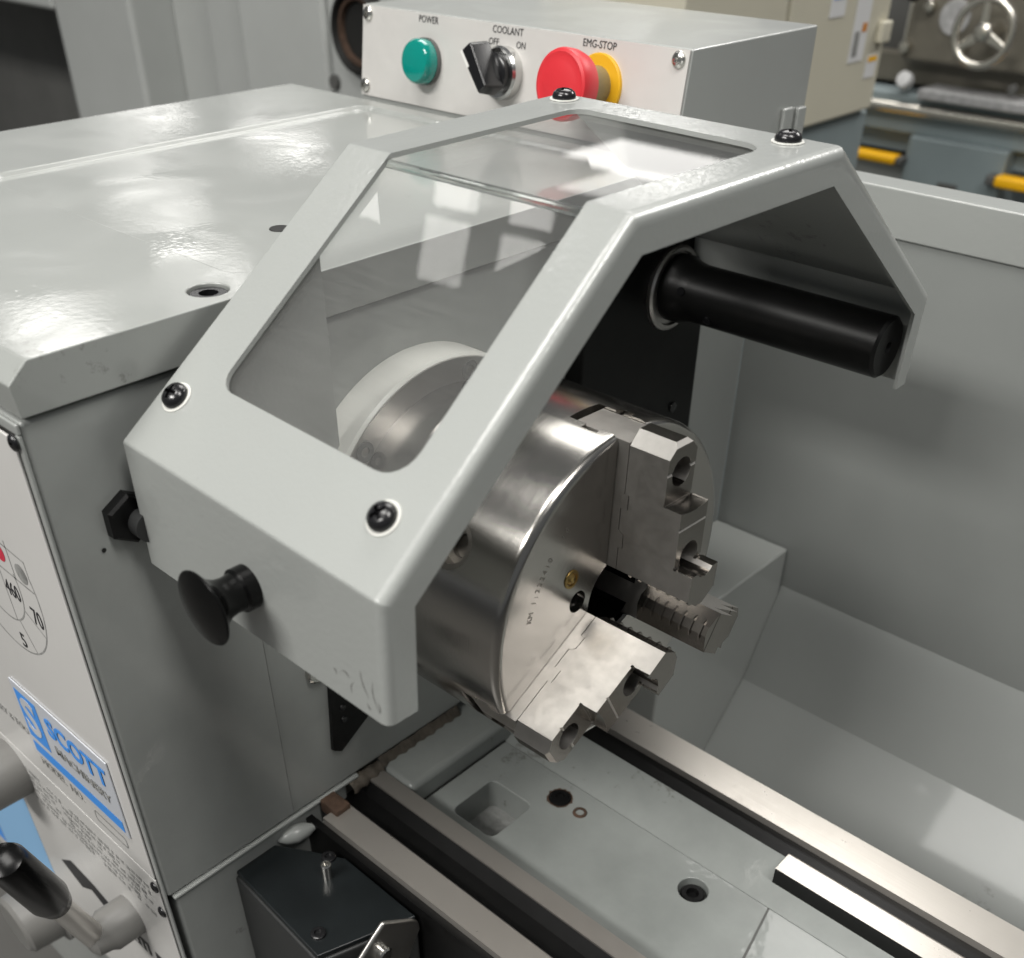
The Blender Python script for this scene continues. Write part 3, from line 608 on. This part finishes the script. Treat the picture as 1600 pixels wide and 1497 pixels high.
def master_mesh():
    lowp = [(.0978, .0066), (.0978, -.0295), (.0235, -.0295)]
    b = bm_prism(SPLIT + lowp, lambda u, v: (v, u, -HW), lambda u, v: (v, u, HW))
    for s in (-1, 1): bm_box(-.0205, -.0125, .0240, .0955, s * .0140 - .0021, s * .0140 + .0021, b)
    me = bpy.data.meshes.new('master_jaw'); bmesh.ops.recalc_face_normals(b, faces=b.faces[:]); b.to_mesh(me); b.free(); me.materials.append(M['jaw_steel']); return me
jm, nmh, mm = jaw_mesh(), nose_mesh(), master_mesh()
tb = bmesh.new(); bm_prism([(.0160, -.0036), (.0185, -.0062), (.0185, .0062), (.0160, .0036)], lambda u, v: (-.00045, u, v), lambda u, v: (.00045, u, v), tb)
tm = bpy.data.meshes.new('tooth'); bmesh.ops.recalc_face_normals(tb, faces=tb.faces[:]); tb.to_mesh(tm); tb.free(); tm.materials.append(M['jaw_steel_shaded'])
for k, a in enumerate(JA):
    j = bpy.data.objects.new('jaw', jm); COL.objects.link(j); j.parent = chk; j.rotation_euler = (R(a - 0), 0, 0)
    # local Y -> radial direction: rotate about X so +Y points to angle a
    for nm, me in (('jaw_nose', nmh), ('master_jaw', mm)):
        c = bpy.data.objects.new(nm, me); COL.objects.link(c); c.parent = j
    for t in range(7):
        c = bpy.data.objects.new('tooth', tm); COL.objects.link(c); c.parent = j; c.location = (.0105 + t * .0066, 0, 0)

# ------------------------------------------------------------------ hinge post and rod
post = thing('hinge_post', 'black hinge bracket with bearing ring behind the chuck', 'bracket', (-.155, .22, -.2)); po_off = Vector(post.location)
def Q(o): o.location -= po_off; return o
Q(box('post_body', 'black_oxide', post, -.1640, -.1480, .1430, .2920, -.20, .1260, .003))
RY, RZ = .2465, .0790
Q(lathe('bearing_ring', 'nose_steel', post, [(0, .0300), (.003, .0300), (.0045, .0285), (.0045, .0262), (.0020, .0255), (.0020, .0200)], (-.1480, RY - .003, RZ), (1, 0, 0), 64, 30, False))
for y, z in ((.228, -.015), (.262, -.02)): Q(lathe('post_screw', 'black_screw', post, [(0, .0042), (.0015, .004), (.002, 0)], (-.1480, y, z), (1, 0, 0), 16))
rod = thing('hinge_rod', 'thick black round rod carrying the chuck guard', 'rod', (-.06, RY, RZ)); rd_off = Vector(rod.location)
def RO(o): o.location -= rd_off; return o
RO(lathe('rod_body', 'black_oxide', rod, [(-.147, .0235), (-.137, .0235), (-.133, .0215), (-.124, .0200), (.0205, .0200), (.0225, .0182), (.0225, .004), (.0195, .0035), (.0195, 0)], (0, RY, RZ), (1, 0, 0), 56, 28, False))
for x, y, z in ((-.128, -.0175, .005), (-.105, -.0165, -.009), (-.118, .003, -.0195)): RO(lathe('rod_grub_screw', 'black_screw', rod, [(.0175, .0032), (.0215, .0030), (.0215, 0)], (x, RY, RZ), (0, y, z), 16, 30, False))

# ------------------------------------------------------------------ chuck guard
grd = thing('chuck_guard', 'folded grey sheet metal chuck guard with clear windows and black knob', 'machine guard', (-.06, -.15, .0437)); gd_off = Vector(grd.location)
def A(o): o.location -= gd_off; return o
GL, GR = -.153, .031
PLs = [(-.1960, .0437), (-.1951, .1114), (-.0427, .2167), (.1190, .2190), (.2700, .1110), (.2705, .0510)]
PRs = [(-.1985, .0437), (-.1961, .1052), (-.0511, .2199), (.1170, .2185), (.2720, .1095), (.2717, .0506)]
def V2(p): return Vector((p[0], p[1]))
def lerp(a, b, t): return a + (b - a) * t
RF = .0024   # fold radius
def side_profile(P):
    """list of (pos2, normal2, seg index or None, s) rows with rounded folds. Returns function of row keys"""
    P = [V2(p) for p in P]; segs = []
    for i in range(5):
        d = (P[i + 1] - P[i]).normalized(); n = Vector((-d.y, d.x)); segs.append((P[i], P[i + 1], d, n))
    # outward normal: left of travel (front bottom -> up -> back) points out? front flange travels +z: (-d.y,d.x)=(-1,0): outward
    return P, segs
def rows(P):
    P, segs = side_profile(P); out = []
    trims = [0]
    for i in range(1, 5):
        a = math.acos(max(-1, min(1, segs[i - 1][2].dot(segs[i][2])))); trims.append(RF * math.tan(a / 2))
    trims.append(0)
    keys = KEYS
    for i, (p, q, d, n) in enumerate(segs):
        Lg = (q - p).length; t0 = trims[i]; t1 = Lg - trims[i + 1]
        if i > 0:                                        # arc before this segment
            n0 = segs[i - 1][3]; a0 = P[i] - segs[i - 1][2] * trims[i]; c = a0 - n0 * RF
            ang = math.acos(max(-1, min(1, n0.dot(n))))
            for k in range(1, 5):
                f = k / 5; nn = (n0 * math.sin((1 - f) * ang) + n * math.sin(f * ang)) / max(1e-9, math.sin(ang)); nn.normalize()
                out.append((c + nn * RF, nn, ('fold', i)))
        for kk in keys[i]:
            t = (t0 if kk == 0 else t1 if kk == 1 else t0 + .002 if kk == .01 else t1 - .002 if kk == .99 else t0 + (t1 - t0) * kk) if not isinstance(kk, tuple) else kk[0]
            out.append((p + d * t, n, ('seg', i, t)))
    return out, segs
# window: slope face from v=.0455, top face to v=.136; corner radius .013
WV0, WV1, WXL, WXR, WR, WRL = .0455, .1390, -.1215, .0045, .0155, .0100
arc = [WR * (1 - math.cos(R(90 * k / 6))) for k in range(7)]
KEYS = {0: [0, .01, .5, .99, 1], 1: [0, .01] + [(WV0 + a,) for a in arc] + [.5, .75, .99, 1], 2: [0, .01, .25, .5] + [(WV1 - a,) for a in arc[::-1]] + [.99, 1], 3: [0, .01, .5, .99, 1], 4: [0, .01, .5, .99, 1]}
rl, sl = rows(PLs); rr_, sr = rows(PRs)
def win_x(key):
    """window limits at a row, None outside the opening"""
    inset = WR; inside = False
    if key[0] == 'fold': return (WXL, WXR, key[1] == 2)
    i, t = key[1], key[2]
    if i == 1 and t >= WV0 - 1e-9: h = t - WV0
    elif i == 2 and t <= WV1 + 1e-9: h = WV1 - t
    else: return (WXL + WRL, WXR - WR, False)
    if h < WR:
        k = WR - math.sqrt(max(0, WR * WR - (WR - h) ** 2)); hl = min(h, WRL); kl = WRL - math.sqrt(max(0, WRL * WRL - (WRL - hl) ** 2)); return (WXL + kl, WXR - k, True)
    return (WXL, WXR, True)
gb = bmesh.new(); FD, BR = .0170, .0045; grid = []
# mitred inner line of the right flange
def mitre(segs, depth):
    pts = []
    for i in range(6):
        if i == 0: pts.append(segs[0][0] - segs[0][3] * depth)
        elif i == 5: pts.append(segs[4][1] - segs[4][3] * depth)
        else:
            p0 = segs[i - 1][0] - segs[i - 1][3] * depth; d0 = segs[i - 1][2]; p1 = segs[i][0] - segs[i][3] * depth; d1 = segs[i][2]
            den = d0.x * d1.y - d0.y * d1.x; t = ((p1.x - p0.x) * d1.y - (p1.y - p0.y) * d1.x) / den; pts.append(p0 + d0 * t)
    return pts
def inner_pt(row, segs, depth):
    mt = mitre(segs, depth); p, n, key = row
    if key[0] == 'fold': return mt[key[1]]
    i = key[1]; a, b_ = mt[i], mt[i + 1]; t = (p - n * depth - a).dot(segs[i][2]); L_ = (b_ - a).length; return a + segs[i][2] * max(0, min(L_, t))
for a_, b_ in zip(rl, rr_):
    xl, xr, inw = win_x(a_[2]); 
    def at(x):
        f = (x - GL) / (GR - GL); p = lerp(a_[0], b_[0], f); return gb.verts.new((x, p.x, p.y))
    row = [at(GL), at(xl), at(xr), at(GR - BR - .0015), at(GR - BR)]
    for k in (1, 2, 3):
        th = R(30 * k); dp = BR * (1 - math.cos(th)); x = GR - BR + BR * math.sin(th); q = inner_pt(b_, sr, dp); row.append(gb.verts.new((x, q.x, q.y)))
    q = inner_pt(b_, sr, BR + .0015); row.append(gb.verts.new((GR, q.x, q.y)))
    q = inner_pt(b_, sr, FD); row.append(gb.verts.new((GR, q.x, q.y)))
    grid.append((row, inw))
for (r0, w0), (r1, w1) in zip(grid, grid[1:]):
    for k in range(len(r0) - 1):
        if k == 1 and w0 and w1: continue
        try: gb.faces.new((r0[k], r0[k + 1], r1[k + 1], r1[k]))
        except ValueError: pass
bmesh.ops.remove_doubles(gb, verts=gb.verts[:], dist=1e-6)
shell = A(mesh_obj('guard_shell', gb, 'guard_paint', grd))
# make the normals point outward (away from the chuck axis), then thicken inward
me = shell.data; c0 = me.polygons[0]; 
if c0.normal.y > 0: me.flip_normals()
so = shell.modifiers.new('Solidify', 'SOLIDIFY'); so.thickness = .0024; so.offset = -1; so.use_even_offset = True
bv = shell.modifiers.new('Bevel', 'BEVEL'); bv.width = .0006; bv.segments = 2; bv.limit_method = 'ANGLE'; bv.angle_limit = R(60)
shade(shell, 50); wn = shell.modifiers.new('WeightedNormal', 'WEIGHTED_NORMAL'); wn.keep_sharp = True
# end plate at the headstock side: front triangle up to a vertical edge
ep = [(-.1925, .0450), (-.1925, .1095), (-.0790, .1880), (-.0718, .1905), (-.0718, .0450)]
A(bevel(mesh_obj('end_plate', prism_x(ep, GL + .0030, GL + .0052), 'guard_paint', grd), .0005, 1))
# clear sheets under the openings
def sheet(name, i, v0, v1, off, th):
    def pt(x, v, o_):
        f = (x - GL) / (GR - GL); a_, b_ = sl[i], sr[i]
        p = lerp(a_[0], b_[0], f) + lerp(a_[2], b_[2], f) * v; n = lerp(a_[3], b_[3], f); p = p - n * o_; return Vector((x, p.x, p.y))
    b = bmesh.new(); xs = (WXL - .010, WXR + .008)
    v = [b.verts.new(pt(x, vv, o_)) for o_ in (off, off + th) for x, vv in ((xs[0], v0), (xs[1], v0), (xs[1], v1), (xs[0], v1))]
    for f in ((3, 2, 1, 0), (4, 5, 6, 7), (0, 1, 5, 4), (1, 2, 6, 5), (2, 3, 7, 6), (3, 0, 4, 7)): b.faces.new([v[k] for k in f])
    return A(mesh_obj(name, b, 'acrylic', grd)), pt
LS = (sr[1][1] - sr[1][0]).length
w1_, pt1 = sheet('front_window', 1, .034, LS - .0035, .0030, .003); w2_, pt2 = sheet('top_window', 2, -.0005, .150, .0030, .003)
# polished edges of the two sheets where they meet at the fold
def edge_strip(pt, v0, v1, o0, o1):
    b = bmesh.new(); xs = (WXL - .008, WXR + .006)
    v = [b.verts.new(pt(x, vv, o_)) for o_ in (o0, o1) for x, vv in ((xs[0], v0), (xs[1], v0), (xs[1], v1), (xs[0], v1))]
    for f in ((3, 2, 1, 0), (4, 5, 6, 7), (0, 1, 5, 4), (1, 2, 6, 5), (2, 3, 7, 6), (3, 0, 4, 7)): b.faces.new([v[k] for k in f])
    A(mesh_obj('window_edge', b, 'acrylic_edge', grd))
edge_strip(pt1, LS - .0033, LS - .0008, .0029, .0061); edge_strip(pt2, -.0030, -.0006, .0024, .0058)
random.seed(21); mat('scuff', (.13, .125, .115), .6); sb = bmesh.new()
for x0, z0, dx, dz in ((.0145, .0660, .0050, -.0130), (.0225, .0640, .0035, -.0150), (.0010, .0580, .0060, -.0006), (.0100, .0570, -.0018, -.0070), (.0250, .0545, .0006, -.0060), (-.0040, .0565, .0022, -.0018), (.0180, .0500, .0030, -.0010)):
    prv = None; bend = random.uniform(-.002, .002)
    for k in range(9):
        t = k / 8; x = x0 + dx * t + bend * math.sin(math.pi * t) * (1 if abs(dz) > abs(dx) else 0); z = z0 + dz * t + bend * math.sin(math.pi * t) * (0 if abs(dz) > abs(dx) else 1)
        w = .00022 * math.sin(math.pi * t) * random.uniform(.5, 1.3) + .00003; f = (x - GL) / (GR - GL); y = lerp(PLs[0][0], PRs[0][0], f) + (lerp(PLs[1][0], PRs[1][0], f) - lerp(PLs[0][0], PRs[0][0], f)) * (z - .0437) / .062 - .00015
        row = (sb.verts.new((x - w, y, z - w * .3)), sb.verts.new((x + w, y, z + w * .3 + (2 * w if abs(dx) > abs(dz) else 0))))
        if prv: sb.faces.new((prv[0], row[0], row[1], prv[1]))
        prv = row
A(mesh_obj('paint_scuff', sb, 'scuff', grd))
gscrew = phillips_mesh(.0068, .0050)
ring_b = bm_lathe([(0, .0083), (.0005, .0081), (.0005, .0060)], (0, 0, 0), (0, 0, 1), 32, None, False); rg = mesh_obj('washer', ring_b, 'white_ring'); rme = rg.data; bpy.data.objects.remove(rg)
def guard_screw(x, i, v, spin):
    f = (x - GL) / (GR - GL); p = lerp(sl[i][0], sr[i][0], f) + lerp(sl[i][2], sr[i][2], f) * v; n = lerp(sl[i][3], sr[i][3], f).normalized()
    s = place(gscrew, 'guard_screw', grd, Vector((x, p.x + n.x * .0007, p.y + n.y * .0007)) - gd_off, (0, n.x, n.y), spin)
    w = bpy.data.objects.new('washer', rme); COL.objects.link(w); w.parent = s; w.location = (0, 0, -.0005)
guard_screw(-.1405, 1, .0312, .15); guard_screw(.0075, 1, .0300, .95); guard_screw(-.1415, 2, .1500, .3); guard_screw(.0055, 2, .1545, .7)
# pull knob on the front flange
kc = (-.0620, -.1962, .0720)
A(lathe('pull_knob', 'black_plastic', grd, [(0, .0106), (.0062, .0106), (.0070, .0098), (.0075, .0092), (.0110, .0088), (.0150, .0095), (.0190, .0116), (.0220, .0150), (.0240, .0180), (.0246, .0182), (.0252, .0178), (.0268, .0120), (.0278, .0050), (.0280, 0)], kc, (0, -1, 0), 56, 30))

# ------------------------------------------------------------------ things behind
# grey machine enclosure at the left
en = thing('grey_machine_enclosure', 'large grey machine enclosure with dark opening and panel seams at upper left', 'machine', (-1.8, 1.2, -1.05)); en_off = Vector(en.location)
def E_(o): o.location -= en_off; return o
EY = .90
E_(box('frame_post', 'far_grey', en, -2.285, -1.968, EY, 1.60, -1.05, .40, .012))
E_(box('opening_lintel', 'far_grey', en, -4.4, -2.29, EY, 1.60, .0245, .40, .01))
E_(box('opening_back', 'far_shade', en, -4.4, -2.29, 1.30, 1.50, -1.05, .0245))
E_(box('recess_panel', 'far_grey', en, -1.965, -1.800, EY + .10, 1.50, -1.05, .40))
E_(box('narrow_panel', 'far_grey', en, -1.790, -1.660, EY + .06, 1.50, -1.05, .40, .01))
E_(box('dark_seam', 'far_dark', en, -1.658, -1.628, EY + .10, 1.50, -1.05, .40))
E_(box('door_panel', 'far_grey', en, -1.626, -1.372, EY + .02, 1.50, -1.05, .40, .012))
E_(box('end_panel', 'far_grey', en, -1.366, -.86, EY + .02, 1.50, -1.05, .40, .012))
E_(lathe('porthole', 'gap_black', en, [(0, .064), (-.020, .062), (-.023, .056), (-.004, .050), (-.003, 0)], (-1.268, EY + .02, .078), (0, 1, 0), 48, 30, False))
E_(lathe('porthole_bush', 'rust', en, [(-.005, .049), (-.014, .050), (-.014, .045), (-.005, .043)], (-1.268, EY + .02, .078), (0, 1, 0), 40, 30, False))
E_(lathe('panel_bolt', 'far_dark', en, [(0, .012), (-.008, .011), (-.008, 0)], (-1.352, EY + .02, -.006), (0, 1, 0), 16))
# beige cabinet
bc = thing('beige_cabinet', 'beige electrical cabinet with warning stickers behind the control box', 'cabinet', (-.8, 1.2, -1.05)); bc_off = Vector(bc.location)
def C_(o): o.location -= bc_off; return o
CX = -.60
C_(box('cabinet_door', 'beige_cabinet', bc, -.85, CX, 1.1440, 1.4550, -.021, .29, .006))
C_(box('cabinet_side', 'beige_cabinet', bc, -.85, CX, .88, 1.1360, -.021, .29, .006))
C_(box('door_gap', 'far_dark', bc, -.85, CX - .008, 1.1360, 1.1440, -.02, .285))
C_(box('lock_box', 'beige_cabinet', bc, CX, CX + .012, 1.418, 1.448, .078, .108, .003))
C_(box('cabinet_base', 'far_teal', bc, -.85, CX - .012, .90, 1.470, -1.05, -.024, .006))
for nm, m, y0, y1, z0, z1 in (('sticker', 'sticker_white', 1.255, 1.300, .125, .19), ('sticker', 'sticker_white', 1.338, 1.385, .058, .19), ('sticker', 'sticker_white', 1.402, 1.436, .030, .062)):
    C_(box(nm, m, bc, CX + .0002, CX + .0012, y0, y1, z0, z1))
C_(box('sticker_band', 'ink_blue', bc, CX + .0014, CX + .0018, 1.260, 1.296, .1480, .160))
C_(box('sticker_mark', 'sticker_orange', bc, CX + .0014, CX + .0018, 1.366, 1.380, .098, .110))
C_(box('sticker_mark', 'far_yellow', bc, CX + .0014, CX + .0018, 1.406, 1.434, .053, .060))
C_(box('sticker_text', 'ink_grey', bc, CX + .0014, CX + .0018, 1.345, 1.360, .066, .100))
# lathe behind
lb = thing('second_lathe', 'dark olive lathe apron with spoked handwheel on a blue-grey base at upper right', 'lathe', (-.5, 2.4, -1.05)); lb_off = Vector(lb.location)
def L_(o): o.location -= lb_off; return o
LYB = 2.2
L_(box('apron', 'far_olive', lb, -.915, .40, LYB, 2.55, -.060, .30, .012))
L_(box('gear_head', 'far_dark', lb, -1.30, -.92, LYB + .12, 2.7, -.07, .30, .01))
L_(box('apron_skirt', 'far_olive', lb, -1.30, .40, LYB + .06, 2.5, -.110, -.056))
L_(box('slide_rail', 'far_plate', lb, -.840, .40, LYB - .03, 2.30, -.125, -.104, .004))
L_(box('bed_front', 'far_teal', lb, -1.35, .40, LYB + .0, 2.55, -.205, -.121, .008))
L_(box('bed_lower', 'far_teal', lb, -1.35, .40, LYB + .03, 2.55, -.245, -.200))
L_(box('pedestal', 'far_teal', lb, -.840, -.605, LYB - .02, 2.60, -1.05, -.200, .006))
L_(box('pedestal_slot', 'far_dark', lb, -.745, -.700, LYB - .026, LYB - .018, -.305, -.285))
L_(lathe('white_cap', 'sticker_white', lb, [(0, .018), (.02, .016), (.024, 0)], (-.885, LYB, -.098), (0, -1, 0.4), 20))
L_(lathe('dial_plate', 'far_plate', lb, [(0, .034), (.006, .033), (.006, 0)], (-.805, LYB, .033), (0, -1, 0), 36))
for x, z, r in ((-.862, .050, .012), (-.770, -.024, .011), (-.90, -.03, .013)): L_(lathe('apron_knob', 'far_steel', lb, [(0, r), (.02, r * .9), (.024, 0)], (x, LYB, z), (0, -1, 0), 20))
L_(box('maker_plate', 'far_plate', lb, -.660, -.560, LYB - .004, LYB + .001, .070, .125))
L_(box('control_lever', 'far_steel', lb, -.892, -.884, LYB - .05, LYB - .042, -.020, .060, .002))
L_(lathe('lever_ball', 'black_plastic', lb, [(-.014, 0), (-.010, .010), (0, .014), (.010, .010), (.014, 0)], (-.888, LYB - .046, .070), (0, 0, 1), 20))
L_(lathe('feed_shaft', 'far_steel', lb, [(0, .012), (1.7, .012)], (-1.34, LYB - .012, -.150), (1, 0, 0), 20))
L_(lathe('oil_cap', 'far_dark', lb, [(0, .010), (.01, .010), (.012, 0)], (-.640, LYB, -.085), (0, -1, 0), 18))
hw = Vector((-.7060, LYB - .075, .020))
b = bmesh.new(); NR, NT = 48, 12; ringv = []
for i in range(NR):
    a = 2 * math.pi * i / NR; ringv.append([b.verts.new((hw.x + (.060 + .0085 * math.cos(2 * math.pi * j / NT)) * math.cos(a), hw.y + .0085 * math.sin(2 * math.pi * j / NT), hw.z + (.060 + .0085 * math.cos(2 * math.pi * j / NT)) * math.sin(a))) for j in range(NT)])
for i in range(NR):
    for j in range(NT): b.faces.new((ringv[i][j], ringv[(i + 1) % NR][j], ringv[(i + 1) % NR][(j + 1) % NT], ringv[i][(j + 1) % NT]))
wheel = L_(mesh_obj('handwheel', b, 'far_steel', lb, 60))
for a in (95, 215, 335):
    dd = Vector((math.cos(R(a)), 0, math.sin(R(a)))); ee = Vector((-math.sin(R(a)), 0, math.cos(R(a))))
    b = bm_prism([(.004, -.011), (.058, -.007), (.058, .007), (.004, .011)], lambda u, v: hw + dd * u + ee * v + Vector((0, -.006, 0)), lambda u, v: hw + dd * u + ee * v + Vector((0, .006, 0)))
    bevel(mesh_obj('spoke', b, 'far_steel', wheel), .003, 2)
lathe('wheel_hub', 'far_steel', wheel, [(-.075, .014), (.008, .018), (.012, .012), (.012, 0)], hw, (0, -1, 0), 28)
# yellow machine feet pads / stop bars
for k, (x0, x1, z0, z1, y, lab) in enumerate(((-.968, -.850, -.262, -.243, 2.17, 'left yellow bar with black end in front of the blue-grey pedestal'), (-.612, -.40, -.268, -.245, 2.17, 'right yellow bar at the picture edge beside the blue-grey pedestal'))):
    t = thing('yellow_bar', lab, 'bar', ((x0 + x1) / 2, y, z0), 'yellow bars by the far lathe'); off = Vector(t.location)
    o = box('bar', 'far_yellow', t, x0, x1, y - .02, y + .02, z0, z1, .006); o.location -= off
    o = box('bar_end', 'far_dark', t, x1 if k == 0 else x0 - .02, x1 + .018 if k == 0 else x0, y - .018, y + .018, z0 + .001, z1 - .001, .004); o.location -= off
# floor clutter seen between
dk = thing('grey_chip_bin', 'low grey metal bin on the floor beneath the yellow bar', 'bin', (-1.05, 2.6, -1.05)); dk_off = Vector(dk.location)
o = box('bin_wall', 'far_grey', dk, -1.35, -.86, 2.30, 2.9, -1.05, -.29, .02); o.location -= dk_off
o = box('bin_rim', 'far_plate', dk, -1.36, -.855, 2.29, 2.91, -.292, -.272, .008); o.location -= dk_off
